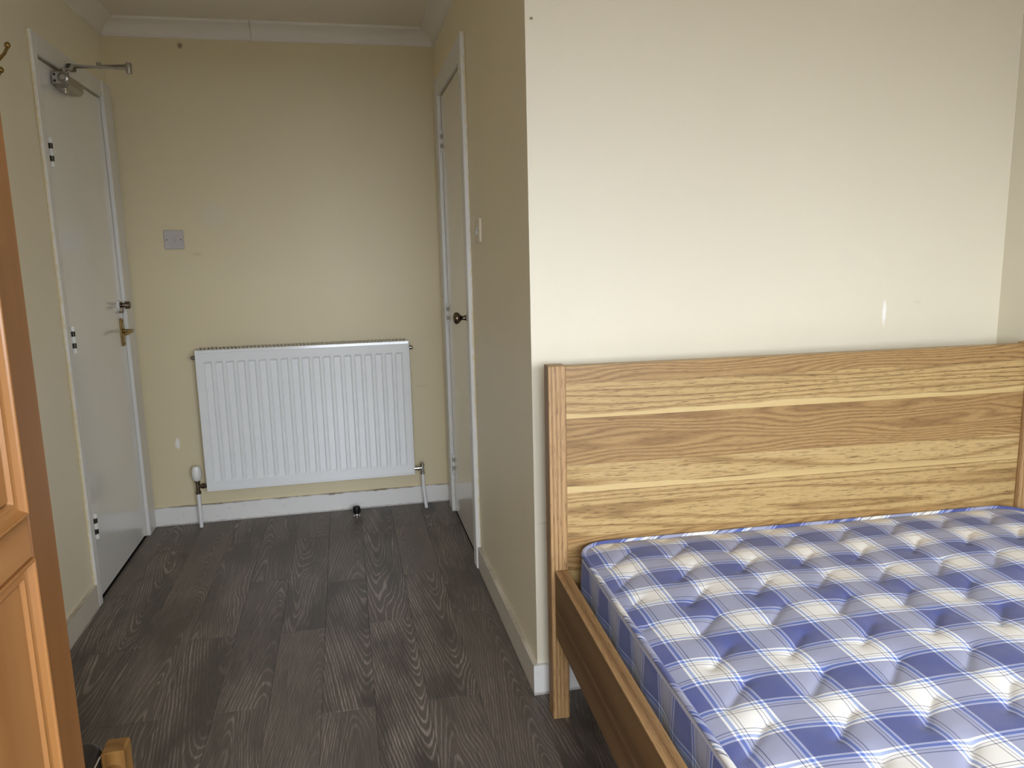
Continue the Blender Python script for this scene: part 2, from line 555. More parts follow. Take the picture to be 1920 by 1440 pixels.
# ================================================================== the room
XL, XR, XRR, YB, YP, ZCEIL = -0.978, 0.490, 1.995, 3.880, 2.012, 2.336
ZC = 2.265
T = .12

def structure(o):
    o['kind'] = 'structure'
    return o

# floor: sub-floor slab with every plank its own object
floor = structure(MB().box(XL - T, XRR + T, YW - .14, YB + T, -.10, -.006).build('floor', M_under))
PW, PL = .151, .914
X_SEAM = .020
col_phase = {-7: 3.065, -6: 2.60, -5: 2.15, -4: 2.615, -3: 2.14, -2: 2.59, -1: 2.06, 0: 2.585, 1: 2.05, 2: 2.585}
_plank_cache = {}
def plank(x0, x1, y0, y1):
    w, l = round(x1 - x0, 4), round(y1 - y0, 4)
    if w < .006 or l < .006:
        return
    key = (w, l)
    if key not in _plank_cache:
        g, b = .0003, .0007
        hx, hy = w / 2 - .0002, l / 2 - .0010
        mb = MB()
        V = [(-hx, -hy, -.006), (hx, -hy, -.006), (hx, hy, -.006), (-hx, hy, -.006),
             (-hx, -hy, -b), (hx, -hy, -b), (hx, hy, -b), (-hx, hy, -b),
             (-hx + b, -hy + b, 0), (hx - b, -hy + b, 0), (hx - b, hy - b, 0), (-hx + b, hy - b, 0)]
        F = [(0, 1, 5, 4), (1, 2, 6, 5), (2, 3, 7, 6), (3, 0, 4, 7),
             (4, 5, 9, 8), (5, 6, 10, 9), (6, 7, 11, 10), (7, 4, 8, 11), (8, 9, 10, 11)]
        mb.add(V, F)
        o = mb.build('plank', M_plank, floor, fix=False)
        _plank_cache[key] = o.data
    else:
        o = bpy.data.objects.new('plank', _plank_cache[key])
        COL.objects.link(o)
        o.parent = floor
    o.location = ((x0 + x1) / 2, (y0 + y1) / 2, 0)
for k in range(-7, 14):
    cx0, cx1 = X_SEAM + k * PW, X_SEAM + (k + 1) * PW
    ph = col_phase.get(k, 2.06 if k % 2 else 2.585)
    y = ph - PL * 6
    while y < YB:
        y0, y1 = max(y, YW), min(y + PL, YB)
        y += PL
        if y1 <= y0:
            continue
        a, b = max(cx0, XL), min(cx1, XRR)
        if b <= XR + 1e-6:
            plank(a, b, y0, y1)
        elif a >= XR - 1e-6:
            if y0 < YP:
                plank(a, b, y0, min(y1, YP))
        else:
            if y0 < YP:
                plank(a, b, y0, min(y1, YP))
            if y1 > YP:
                plank(a, XR, max(y0, YP), y1)

# ceiling and walls
structure(MB().box(XL - T, XRR + T, YW - .14, YB + T, ZCEIL, ZCEIL + .12).build('ceiling', M_ceiling))
structure(MB().prism([(XL, YB), (XR, YB), (XR + T, YB + T), (XL - T, YB + T)], 0, ZCEIL).build('wall_back', M_wall_back))
D1Y0, D1Y1, D1Z = 3.014, 3.752, 1.984          # left door opening
D2Y0, D2Y1, D2Z = 3.012, 3.690, 2.004          # right door opening
REC = .046
wl = MB()
wl.prism([(XL - REC, YW), (XL - REC, YB + REC), (XL - T, YB + T), (XL - T, YW)], 0, ZCEIL)
wl.box(XL - REC, XL, YW, D1Y0, 0, ZCEIL)
wl.box(XL - REC, XL, D1Y0, D1Y1, D1Z, ZCEIL)
wl.prism([(XL, D1Y1), (XL, YB), (XL - REC, YB + REC), (XL - REC, D1Y1)], 0, ZCEIL)
structure(wl.build('wall_left', M_wall))
wa = MB()
wa.prism([(XR + REC, YP + REC), (XR + REC, YB + REC), (XR + T, YB + T), (XR + T, YP + T)], 0, ZCEIL)
wa.prism([(XR, YP), (XR, D2Y0), (XR + REC, D2Y0), (XR + REC, YP + REC)], 0, ZCEIL)
wa.box(XR, XR + REC, D2Y0, D2Y1, D2Z, ZCEIL)
wa.prism([(XR, D2Y1), (XR, YB), (XR + REC, YB + REC), (XR + REC, D2Y1)], 0, ZCEIL)
structure(wa.build('wall_alcove', M_wall_alcove))
structure(MB().prism([(XR, YP), (XR + T, YP + T), (XRR + T, YP + T), (XRR, YP)], 0, ZCEIL).build('wall_bed', M_wall_bed))
structure(MB().box(XRR, XRR + T, YW, YP, 0, ZCEIL).build('wall_right', M_wall_right))
wf = MB()
wf.box(XL - T, WIN_X0, YW - .14, YW, 0, ZCEIL).box(WIN_X1, XRR + T, YW - .14, YW, 0, ZCEIL)
wf.box(WIN_X0, WIN_X1, YW - .14, YW, 0, WIN_Z0).box(WIN_X0, WIN_X1, YW - .14, YW, WIN_Z1, ZCEIL)
structure(wf.build('wall_front', M_wall))

# window behind the camera
win = structure(thing('window_1', ((WIN_X0 + WIN_X1) / 2, YW - .08, WIN_Z0)))
WW, WH = WIN_X1 - WIN_X0, WIN_Z1 - WIN_Z0
for a, b, c, d in ((-WW / 2, -WW / 2 + .05, 0, WH), (WW / 2 - .05, WW / 2, 0, WH), (-.03, .03, .05, WH - .05),
                   (-WW / 2 + .05, WW / 2 - .05, 0, .05), (-WW / 2 + .05, WW / 2 - .05, WH - .05, WH)):
    MB().bbox(a, b, -.03, .03, c, d, .004).build('window_frame', M_trim, win)
MB().bbox(-WW / 2 - .05, WW / 2 + .05, .03, .20, -.03, .0, .005).build('window_sill', M_trim, win)

# outside: street level two floors below
structure(MB().box(-40, 40, -80, YW - 1.0, -3.2, -3.0).build('street_ground', plain('grey_street_surface', (58, 58, 56), .9, .2, .1, .5)))

# coving
def coving(name, fn, L0, L1, m0, m1):
    """fn(d, s, z): d from wall, s along; mitre sign per end"""
    prof = [(0.0, ZC), (.004, ZC), (.006, ZC + .004)]
    for i in range(9):
        t = i / 8
        a = math.radians(90 * t)
        prof.append((.008 + .046 * (1 - math.cos(a)) * .9 + .046 * .1 * t, ZC + .004 + .052 * math.sin(a) * .55 + .052 * .45 * t))
    prof += [(.060, ZC + .058), (.066, ZC + .060), (.068, ZC + .064), (.068, ZCEIL), (0.0, ZCEIL)]
    n = len(prof)
    V = [fn(d, L0 + m0 * d, z) for d, z in prof] + [fn(d, L1 + m1 * d, z) for d, z in prof]
    F = [tuple(range(n)), tuple(range(n, 2 * n))] + [(i, (i + 1) % n, n + (i + 1) % n, n + i) for i in range(n)]
    return structure(MB().add(V, F).build(name, M_cove))
coving('trim_1', lambda d, s, z: (s, YB - d, z), XL, -.345, 1, 0)
coving('trim_2', lambda d, s, z: (s, YB - d, z), -.343, XR, 0, -1)
coving('trim_3', lambda d, s, z: (XL + d, s, z), YW, YB, 0, -1)
coving('trim_4', lambda d, s, z: (XR - d, s, z), YP, YB, -1, -1)
coving('trim_5', lambda d, s, z: (s, YP - d, z), XR, XRR, -1, -1)

# skirting boards
SK, SH = .014, .093
def skirt(name, poly, mat):
    mb = MB()
    mb.prism(poly, 0.0, SH)
    return structure(mb.build(name, mat))
skirt('baseboard_back', [(XL, YB), (XR, YB), (XR, YB - SK), (XL, YB - SK)], M_skirt)
skirt('baseboard_left', [(XL, YW), (XL, 2.970), (XL + SK, 2.970), (XL + SK, YW)], M_skirt_clean)
skirt('baseboard_alcove', [(XR, YP), (XR, 2.945), (XR - SK, 2.945), (XR - SK, YP - SK)], M_skirt_clean)
skirt('baseboard_bed', [(XR, YP), (XR - SK, YP - SK), (XRR, YP - SK), (XRR, YP)], M_skirt)
skirt('baseboard_right', [(XRR, YW), (XRR, YP - SK), (XRR - SK, YP - SK), (XRR - SK, YW)], M_skirt)

# ================================================================== left door
def hinge(parent, x, y, z, m_end, M_darksteel=M_darksteel):
    h = MB().lathe([(.0072, -.05), (.0072, -.031)], (x, y, z), (0, 0, 1), 12).lathe([(.0072, -.012), (.0072, .012)], (x, y, z), (0, 0, 1), 12)\
        .lathe([(.0072, .031), (.0072, .05)], (x, y, z), (0, 0, 1), 12).build('hinge', m_end, parent)
    MB().lathe([(.0066, -.0305), (.0066, -.0125)], (x, y, z), (0, 0, 1), 12).lathe([(.0066, .0125), (.0066, .0305)], (x, y, z), (0, 0, 1), 12)\
        .build('hinge_knuckle', M_darksteel, h)
    MB().box(x - .004, x + .0015, y - .014, y + .014, z - .0305, z - .0125).box(x - .004, x + .0015, y - .014, y + .014, z + .0125, z + .0305)\
        .build('hinge_leaf', M_darksteel, h)
    return h

door1 = structure(thing('door_1', (XL, 3.396, 0)))
oy = -3.396                                        # local y = world y - 3.396, local x = 0 on the wall face
def d1(mb, name, mat, parent=door1):
    mb.v = [(x, y + oy, z) for x, y, z in mb.v]
    return mb.build(name, mat, parent)
d1(MB().bbox(-.040, .0, 3.019, 3.746, .012, 1.975, .002), 'door_leaf', M_door)
AP = .018                                          # architrave stands proud
d1(MB().bbox(0, .014, 2.972, 3.016, 0, 2.052, .003), 'architrave', M_arch1)
d1(MB().bbox(0, AP, 3.749, 3.866, 0, 2.052, .003), 'architrave', M_trim)
d1(MB().bbox(0, AP - .005, 3.016, 3.749, 1.982, 2.052, .003), 'architrave', M_trim)
for z in (1.665, 1.004, .292):
    h = hinge(door1, .006, 3.062 + oy, z, M_cap)
# overhead closer
cl = d1(MB().bbox(.0, .056, 3.165, 3.345, 1.904, 1.956, .012), 'door_closer', M_silver)
d1(MB().bbox(.004, .062, 3.154, 3.165, 1.912, 1.958, .004), 'end_plate', M_silver, cl)
d1(MB().lathe([(.0185, 0), (.0185, .004), (.016, .006)], (.044, 3.154, 1.935), (0, -1, 0), 24), 'end_cap', M_steel, cl)
d1(MB().lathe([(.011, 0), (.010, .004)], (.044, 3.148, 1.935), (0, -1, 0), 6, False), 'hexagon_nut', M_silver, cl)
for zz in (1.924, 1.946):
    d1(MB().lathe([(.0045, 0), (.0045, .002), (.003, .002)], (.015, 3.154, zz), (0, -1, 0), 12), 'screw', M_dark, cl)
d1(MB().lathe([(.013, 0), (.013, .005), (.009, .006), (.009, .016)], (.036, 3.190, 1.904), (0, 0, -1), 18), 'adjuster', M_chrome, cl)
d1(MB().lathe([(.012, 0), (.012, .012)], (.040, 3.185, 1.956), (0, 0, 1), 18), 'spindle', M_steel, cl)
def bar(p, q, w, h):
    p, q = Vector(p), Vector(q)
    d = (q - p).normalized()
    s = d.cross(Vector((0, 0, 1))).normalized() * w / 2
    up = s.cross(d).normalized() * h / 2
    V = [tuple(a + e * s + g * up) for a in (p, q) for e, g in ((-1, -1), (1, -1), (1, 1), (-1, 1))]
    return MB().add(V, [(3, 2, 1, 0), (4, 5, 6, 7), (0, 1, 5, 4), (1, 2, 6, 5), (2, 3, 7, 6), (3, 0, 4, 7)])
ELB = (.262, 3.166, 1.970)
mb = bar((.030, 3.185, 1.970), (.062, 3.184, 1.970), .018, .006)
mb2 = bar((.060, 3.184, 1.969), (.072, 3.183, 1.986), .018, .005)
mb3 = bar((.071, 3.183, 1.985), (ELB[0], ELB[1], 1.971), .016, .005)
for q in (mb2, mb3):
    mb.add(q.v, q.f)
d1(mb, 'closer_arm', M_silver, cl)
mbf = bar((ELB[0], ELB[1], 1.982), (.140, 3.235, 1.992), .016, .010)
q = bar((.150, 3.230, 1.991), (.035, 3.300, 2.003), .008, .008)
mbf.add(q.v, q.f)
d1(mbf, 'closer_forearm', M_steel, cl)
d1(MB().lathe([(.010, -.014), (.010, .004), (.011, .004), (.011, .018), (.008, .024)], ELB, (0, 0, 1), 16), 'elbow_joint', M_silver, cl)
d1(MB().lathe([(.008, 0), (.008, .016)], (.145, 3.232, 1.990), (0, 0, 1), 12), 'adjuster_screw', M_steel, cl)
d1(MB().bbox(AP, AP + .022, 3.285, 3.335, 1.992, 2.014, .004), 'closer_shoe', M_darksteel, cl)
# night latch
nl = d1(MB().lathe([(.024, 0), (.024, .006), (.018, .008)], (.0, 3.700, 1.092), (1, 0, 0), 24), 'night_latch', M_trim)
d1(MB().lathe([(.016, .008), (.015, .014), (.010, .016), (.010, .026), (.017, .028), (.017, .046), (.014, .048)], (.0, 3.700, 1.092), (1, 0, 0), 20), 'thumb_turn', M_nickel, nl)
d1(MB().bbox(.006, .018, 3.690, 3.703, 1.058, 1.088, .002).bbox(.004, .014, 3.668, 3.690, 1.058, 1.066, .002), 'snib', M_nickel, nl)
# lever handle
hp = d1(MB().bbox(.0, .008, 3.682, 3.722, .910, 1.034, .003), 'handle_plate', M_brass)
d1(MB().lathe([(.010, .008), (.010, .014), (.007, .016), (.007, .048)], (.0, 3.702, .978), (1, 0, 0), 16).tube(
    [(.042, 3.706, .978), (.046, 3.690, .978), (.046, 3.640, .974), (.040, 3.600, .970)], [.008, .0085, .0075, .006], 12), 'lever', M_brass, hp)
for zz in (.922, 1.022):
    d1(MB().lathe([(.004, .008), (.003, .0095)], (.0, 3.702, zz), (1, 0, 0), 10), 'screw', M_nickel, hp)

# ================================================================== right door
door2 = structure(thing('door_2', (XR, 3.351, 0)))
def d2(mb, name, mat, parent=door2):
    mb.v = [(x - XR, y - 3.351, z) for x, y, z in mb.v]
    return mb.build(name, mat, parent)
d2(MB().bbox(XR, XR + .040, 3.016, 3.686, .010, 1.996, .002), 'door_leaf', M_door2)
d2(MB().bbox(XR - .020, XR, 2.948, 3.013, 0, 2.086, .003), 'architrave', M_arch2)
d2(MB().bbox(XR - .018, XR, 3.688, 3.800, 0, 2.086, .003), 'architrave', M_trim)
d2(MB().bbox(XR - .017, XR, 3.013, 3.688, 2.003, 2.086, .003), 'architrave', M_trim)
for z in (1.80, 1.0, .25):
    hinge(door2, -.004, 3.683 - 3.351, z, M_trim, M_fin)
rose = d2(MB().lathe([(.026, 0), (.026, .004), (.022, .007)], (XR, 3.055, 1.026), (-1, 0, 0), 28), 'knob_rose', M_nickel)
d2(MB().lathe([(.012, .006), (.013, .012), (.010, .018), (.0085, .026), (.010, .034), (.018, .040), (.0235, .047), (.0245, .054), (.022, .061), (.014, .066), (.004, .068)],
              (XR, 3.055, 1.026), (-1, 0, 0), 28), 'door_knob', M_nickel, rose)

# ================================================================== radiator
RX0, RX1, RZ0, RZ1, RYF = -0.699, 0.302, 0.180, 0.866, 3.782
rad = thing('radiator', ((RX0 + RX1) / 2, RYF, 0), label='white pressed-steel panel radiator under the light switch on the far wall', cat='radiator')
RW = RX1 - RX0
hw = RW / 2
# fluted front panel as a height field
NF, edge = 19, .030
pitch = (RW - 2 * edge) / NF
xs = [-hw, -hw + .002, -hw + .010, -hw + .012]
for i in range(NF):
    c = -hw + edge + (i + .5) * pitch
    xs += [c - .0185, c - .0125, c + .0125, c + .0185]
xs += [hw - .012, hw - .010, hw - .002, hw]
zs = [RZ0, RZ0 + .002, RZ0 + .014, RZ0 + .016, RZ0 + .048, RZ0 + .062, RZ1 - .066, RZ1 - .056, RZ1 - .016, RZ1 - .014, RZ1 - .002, RZ1]
def rad_h(x, z):
    ex = min(x + hw, hw - x)
    ez = min(z - RZ0, RZ1 - z)
    if ex < .001 or ez < .001:
        return .010
    if ex < .0111 or ez < .0151:
        return .001 if min(ex, ez) < .003 else .0
    d = .0
    for i in range(NF):
        c = -hw + edge + (i + .5) * pitch
        if abs(x - c) < .014 and RZ0 + .055 < z < RZ1 - .060:
            d = .0110
    return .0015 + d
V, F = [], []
for z in zs:
    for x in xs:
        V.append((x, rad_h(x, z), z))
nx = len(xs)
for j in range(len(zs) - 1):
    for i in range(nx - 1):
        F.append((j * nx + i, j * nx + i + 1, (j + 1) * nx + i + 1, (j + 1) * nx + i))
n0 = len(V)
V += [(-hw, .018, RZ0), (hw, .018, RZ0), (hw, .018, RZ1), (-hw, .018, RZ1)]
B = [0, nx - 1, len(zs) * nx - 1, (len(zs) - 1) * nx]
F += [(n0 + 3, n0 + 2, n0 + 1, n0)]
F += [tuple(range(nx - 1, -1, -1)) + (n0, n0 + 1)]
F += [tuple(range((len(zs) - 1) * nx, len(zs) * nx)) + (n0 + 2, n0 + 3)]
F += [tuple(j * nx for j in range(len(zs))) + (n0 + 3, n0)]
F += [tuple(j * nx + nx - 1 for j in range(len(zs) - 1, -1, -1)) + (n0 + 1, n0 + 2)]
MB().add(V, F).build('front_panel', M_rad, rad, fix=False)
fin = MB()
nf = 56
for i in range(nf):
    x = -hw + .02 + (RW - .04) * i / (nf - 1)
    fin.box(x - .0035, x + .0035, .020, .060, RZ0 + .05, RZ1 + .006)
fin.box(-hw + .012, hw - .012, .0185, .021, RZ0 + .03, RZ1 - .01)
fin.build('convector_fins', M_fin, rad)
for s in (-1, 1):
    MB().lathe([(.010, 0), (.010, .012), (.007, .014), (.007, .018)], (s * hw, .012, RZ1 - .035), (s, 0, 0), 14).build('vent_plug', M_steel, rad)
    MB().bbox(s * .33 - .02, s * .33 + .02, .060, .0975, RZ0 + .05, RZ1 - .06, .002).build('wall_bracket', M_fin, rad)
rcx = (RX0 + RX1) / 2
# left valve with white cap
def rl(x, y, z):
    return (x - rcx, y - RYF, z)
vl = MB().lathe([(.013, .168), (.013, .180), (.0095, .183), (.0095, .222), (.013, .226), (.013, .234)], rl(-.742, 3.807, 0), (0, 0, 1), 16)\
    .lathe([(.009, 0), (.009, .016), (.013, .018), (.013, .030), (.010, .032), (.010, .046)], rl(-.742, 3.807, .205), (1, 0, 0), 16).build('valve_body', M_nickel, rad)
MB().lathe([(.013, .234), (.018, .240), (.0225, .258), (.0230, .272), (.0200, .292), (.0165, .304), (.012, .306)], rl(-.742, 3.807, 0), (0, 0, 1), 24).build('valve_cap', M_cap, vl)
MB().tube([rl(-.742, 3.807, .170), rl(-.742, 3.807, .08), rl(-.742, 3.806, .0)], .0092, 14).build('pipe', M_pipe, rad)
vr = MB().lathe([(.012, .178), (.012, .192), (.009, .195), (.009, .216), (.011, .218), (.011, .232), (.006, .234), (.006, .242)], rl(.340, 3.797, 0), (0, 0, 1), 16)\
    .lathe([(.009, 0), (.009, .012), (.0135, .014), (.0135, .026), (.010, .028), (.010, .040)], rl(.340, 3.797, .210), (-1, 0, 0), 16).build('valve_body', M_chrome, rad)
MB().tube([rl(.341, 3.797, .180), rl(.342, 3.796, .12), rl(.346, 3.793, .06), rl(.352, 3.788, .0)], .0088, 14).build('pipe', M_pipe, rad)

# ================================================================== door stop, switches, hook
ds = thing('door_stop', (0.0, 3.751, 0), label='small black rubber door stop on a chrome base, screwed to the floor', cat='door stop')
MB().lathe([(.016, 0), (.016, .003), (.007, .006), (.005, .014), (.008, .016)], (0, 0, 0), (0, 0, 1), 24).build('base', M_chrome, ds)
MB().lathe([(.012, .015), (.0175, .020), (.0185, .030), (.0185, .046), (.016, .051), (.008, .052)], (0, 0, 0), (0, 0, 1), 24).build('rubber_buffer', M_rubber, ds)

sw = thing('light_switch', (-.757, YB, 1.378), label='square white light switch with a single rocker above the radiator', cat='light switch')
MB().bbox(-.0435, .0435, -.009, 0, -.0435, .0435, .003).build('plate', M_plastic, sw)
MB().prism([(-.009, -.013), (-.014, -.013), (-.010, .013), (-.009, .013)], -.0065, .0065, 'x').build('rocker', M_plastic, sw)
for s in (-1, 1):
    MB().lathe([(.0028, 0), (.0028, .0006)], (s * .0305, -.0088, 0), (0, -1, 0), 12).build('screw', M_dark, sw)
sw2 = thing('light_switch', (XR, 2.755, 1.362), label='cream light switch seen edge-on beside the narrow right-hand door', cat='light switch')
MB().bbox(-.011, 0, -.0435, .0435, -.0435, .0435, .003).build('plate', M_cream_plastic, sw2)
MB().prism([(-.011, -.014), (-.019, -.014), (-.012, .014), (-.011, .014)], -.008, .008, 'y').build('rocker', M_plastic, sw2)
for s in (-1, 1):
    MB().lathe([(.003, 0), (.003, .0006)], (-.0108, s * .0305, 0), (-1, 0, 0), 12).build('screw', M_dark, sw2)

hk = thing('coat_hook', (XL, 2.585, 1.85), label='brass double coat hook on the left wall above the pine wardrobe', cat='hook')
MB().bbox(0, .004, -.013, .013, -.055, .045, .002).build('back_plate', M_brass, hk)
MB().tube([(.003, 0, -.005), (.022, 0, -.010), (.050, -.004, .010), (.068, -.008, .026), (.079, -.012, .042)], [.006, .0055, .005, .0045, .0045], 12)\
    .lathe([(.003, -.009), (.0075, -.005), (.0085, 0), (.0075, .005), (.003, .009)], (.080, -.0125, .048), (.3, 0, 1), 16).build('upper_prong', M_brass, hk)
MB().tube([(.003, 0, -.035), (.020, 0, -.042), (.038, .002, -.036), (.046, .004, -.024)], [.006, .0055, .005, .0045], 12)\
    .lathe([(.003, -.009), (.0075, -.005), (.0085, 0), (.0075, .005), (.003, .009)], (.048, .006, -.016), (.3, 0, 1), 16).build('lower_prong', M_brass, hk)

# ================================================================== bed
BA = math.radians(-2.5)
bed = thing('bed_frame', (.499, 1.872, 0), BA, 'oak-veneer double bed frame with a tall striped-grain headboard', 'bed')
BW, BL, PS, PD = 1.466, 1.99, .047, .050          # overall width, length, post width, post depth; local y=0 is the headboard front
HZ = .989
post = MB().bbox(0, PS, 0, PD, 0, HZ, .0015).build('headboard_post', M_post, bed)
p2 = MB().bbox(BW - PS, BW, 0, PD, 0, HZ, .0015).build('headboard_post', M_post, bed)
hb = MB().box(PS, BW - PS, .018, .046, .20, HZ - .004).build('headboard_core', M_oak_h, bed)
strips = [(.985, .939, 'd'), (.939, .860, 'h'), (.860, .846, 's'), (.846, .720, 'd'), (.720, .660, 'h'),
          (.660, .644, 's'), (.644, .520, 'h'), (.520, .430, 'd'), (.430, .330, 'h'), (.330, .202, 'd')]
def edge_z(z, x):
    # sapwood fades into the heartwood along a wandering line; stave joints are straight
    amp = {.860: .0030, .660: .0028}.get(z, 0.0)
    return z + amp * (math.sin(x * 7.3 + z * 40) + .6 * math.sin(x * 17.1 + z * 90) + .35 * math.sin(x * 41.0))
for zt, zb, k in strips:
    n_ = 48 if (zt in (.860, .660) or zb in (.860, .660)) else 1
    xs_ = [PS + .0006 + (BW - 2 * PS - .0012) * i / n_ for i in range(n_ + 1)]
    poly = [(x, edge_z(zb, x) + .0002) for x in xs_] + [(x, edge_z(zt, x) - .0002) for x in reversed(xs_)]
    MB().prism(poly, .0135, .018, 'y').build('veneer_strip', {'d': M_oak_d, 'h': M_oak_h, 's': M_oak_s}[k], hb)
# side rails: upper and lower board with an edging cap
for side in (0, 1):
    x0 = .010 if side == 0 else BW - .044
    x1 = x0 + .034
    xo, xi = (x0, x1) if side == 0 else (x1, x0)
    rl_ = MB().bbox(x0, x1, -BL + PS, -.0005, .333, .4335, .001).build('side_rail', M_rail, bed)
    MB().bbox(x0, x1, -BL + PS, -.0005, .248, .3325, .001).build('lower_board', M_rail, rl_)
    MB().bbox(x0, x1, -BL + PS, -.0005, .4335, .4365, .0008).build('rail_edging', M_rail_top, rl_)
    MB().box(min(xi, xi + (.03 if side == 0 else -.03)), max(xi, xi + (.03 if side == 0 else -.03)), -BL + PS + .01, -.01, .262, .290).build('slat_ledge', M_oak_h, rl_)
for s in (0, 1):
    x0 = 0 if s == 0 else BW - PS
    MB().bbox(x0, x0 + PS, -BL, -BL + PS, 0, .46, .0015).build('foot_post', M_post, bed)
MB().bbox(PS, BW - PS, -BL + .010, -BL + .036, .25, .44, .002).build('footboard', M_oak_h, bed)
for i in range(13):
    y = -.06 - i * .145
    MB().bbox(.048, BW - .048, y - .07, y, .290, .306, .002).build('slat', M_oak_h, bed)
MB().bbox(BW / 2 - .02, BW / 2 + .02, -BL + .04, .012, .22, .290, .002).build('centre_beam', M_oak_h, bed)

# ================================================================== mattress
MW, ML, MZ0, MZ1 = 1.338, 1.90, .3065, .507
ma = math.radians(-2.3)
MX, MY = .569, 1.866                                # world position of the back-left corner
mat_ = thing('mattress', (MX, MY, 0), ma, 'quilted mattress in blue and white checked ticking on the oak bed', 'mattress')
ca, sa = math.cos(ma), math.sin(ma)
def to_local(x, y):
    dx, dy = x - MX, y - MY
    return dx * ca + dy * sa, -dx * sa + dy * ca
R = .085                                            # plan corner radius
segs = []
for i in range(-4, 18):
    for j in range(-14, 12):
        px, py = .753 + i * .158 + j * .034, 1.083 + j * .123
        a = to_local(px, py)
        b = to_local(px + .070, py + .066)
        if -.05 < a[0] < MW + .05 and -ML - .05 < a[1] < .05:
            segs.append((*a, *b))
segs = np.array(segs)
def quilt(x, y):
    """raised puffs between short diagonal stitch lines"""
    ax, ay, bx, by = segs.T
    dx, dy = bx - ax, by - ay
    t = ((x[:, None] - ax) * dx + (y[:, None] - ay) * dy) / (dx * dx + dy * dy)
    t = np.clip(t, 0, 1)
    d = np.sqrt((x[:, None] - ax - t * dx) ** 2 + (y[:, None] - ay - t * dy) ** 2).min(1)
    return .5 * (1 - np.exp(-d / .009)) + .5 * (1 - np.exp(-d / .030))
NXM, NYM = 240, 330
gx = np.linspace(0, 1, NXM)
gy = np.linspace(0, 1, NYM)
U, Vv = np.meshgrid(gx, gy)
# plan: rectangle with rounded corners, via pulling corner points in
X = U * MW
Y = -Vv * ML
cxx = np.where(X < R, R, np.where(X > MW - R, MW - R, X))
cyy = np.where(Y > -R, -R, np.where(Y < -ML + R, -ML + R, Y))
dx, dy = X - cxx, Y - cyy
mx = np.maximum(np.abs(dx), np.abs(dy))
L = np.sqrt(dx * dx + dy * dy)
k = np.where((L > 1e-9), mx / np.maximum(L, 1e-9), 1.0)
X, Y = cxx + dx * k, cyy + dy * k
ed = np.minimum(np.minimum(X, MW - X), np.minimum(-Y, ML + Y))
dc = R - np.sqrt((X - cxx) ** 2 + (Y - cyy) ** 2)
ed = np.minimum(ed, np.where((np.abs(dx) > 0) & (np.abs(dy) > 0), dc, 9))
ed = np.maximum(ed, 0)
fade = 1 - np.exp(-ed / .035)
q = quilt(X.ravel(), Y.ravel()).reshape(X.shape)
Z = MZ1 - .006 + .010 * (1 - np.exp(-ed / .05)) + fade * (q * .0108 - .005) \
    + .003 * np.sin(X * 9.1 + Y * 5.3) * fade
verts = np.stack([X, Y, Z], -1).reshape(-1, 3).tolist()
uvx = (X * ca - Y * sa + MX)
uvy = (X * sa + Y * ca + MY)
# pattern lies square to the mattress edge, white squares where the photo has them
pu = X - to_local(.637, 1.663)[0]
pv = Y - to_local(.637, 1.672)[1]
uvs = np.stack([pu, pv], -1).reshape(-1, 2).tolist()
faces = []
for j in range(NYM - 1):
    for i in range(NXM - 1):
        a = j * NXM + i
        faces.append((a + NXM, a + NXM + 1, a + 1, a))
# side walls: follow the outline loop downwards
loop = [i for i in range(NXM)] + [j * NXM + NXM - 1 for j in range(1, NYM)] + \
       [(NYM - 1) * NXM + i for i in range(NXM - 2, -1, -1)] + [j * NXM for j in range(NYM - 2, 0, -1)]
rows = [(.0, 1.0), (.006, .93), (.006, .6), (.005, .35), (.001, .08), (-.006, .0)]
ctr = Vector((MW / 2, -ML / 2, 0))
prev = loop
arc = [0.0]
for a, b in zip(loop, loop[1:]):
    arc.append(arc[-1] + math.hypot(verts[a][0] - verts[b][0], verts[a][1] - verts[b][1]))
nl_ = len(loop)
def outward(i):
    p, n_ = verts[loop[i - 1]], verts[loop[(i + 1) % nl_]]
    tx, ty = n_[0] - p[0], n_[1] - p[1]
    l = math.hypot(tx, ty) or 1
    return -ty / l, tx / l                           # loop runs clockwise seen from above (back edge left->right)
for out_, h in rows[1:]:
    cur = []
    for i, vi in enumerate(loop):
        ox, oy_ = outward(i)
        # slight vertical tufting of the border
        o2 = out_ + (.004 * math.sin(arc[i] * 2 * math.pi / .16) if .1 < h < .9 else 0)
        z = MZ0 + (verts[vi][2] - MZ0) * h
        cur.append(len(verts))
        verts.append([verts[vi][0] + ox * o2, verts[vi][1] + oy_ * o2, z])
        uvs.append([(MZ1 - z) + .03, -arc[i] * 1.0])
    for i in range(nl_):
        i2 = (i + 1) % nl_
        faces.append((prev[i], prev[i2], cur[i2], cur[i]))
    prev = cur
faces.append(tuple(reversed(prev)))
me = bpy.data.meshes.new('mattress_cover')
me.from_pydata(verts, [], faces)
uvl = me.uv_layers.new(name='UVMap')
li = np.zeros(len(me.loops), dtype=np.int32)
me.loops.foreach_get('vertex_index', li)
uvl.data.foreach_set('uv', np.array(uvs, dtype=np.float32)[li].ravel())
me.polygons.foreach_set('use_smooth', [True] * len(me.polygons))
me.materials.append(M_plaid)
mo = bpy.data.objects.new('cover', me)
COL.objects.link(mo)
mo.parent = mat_
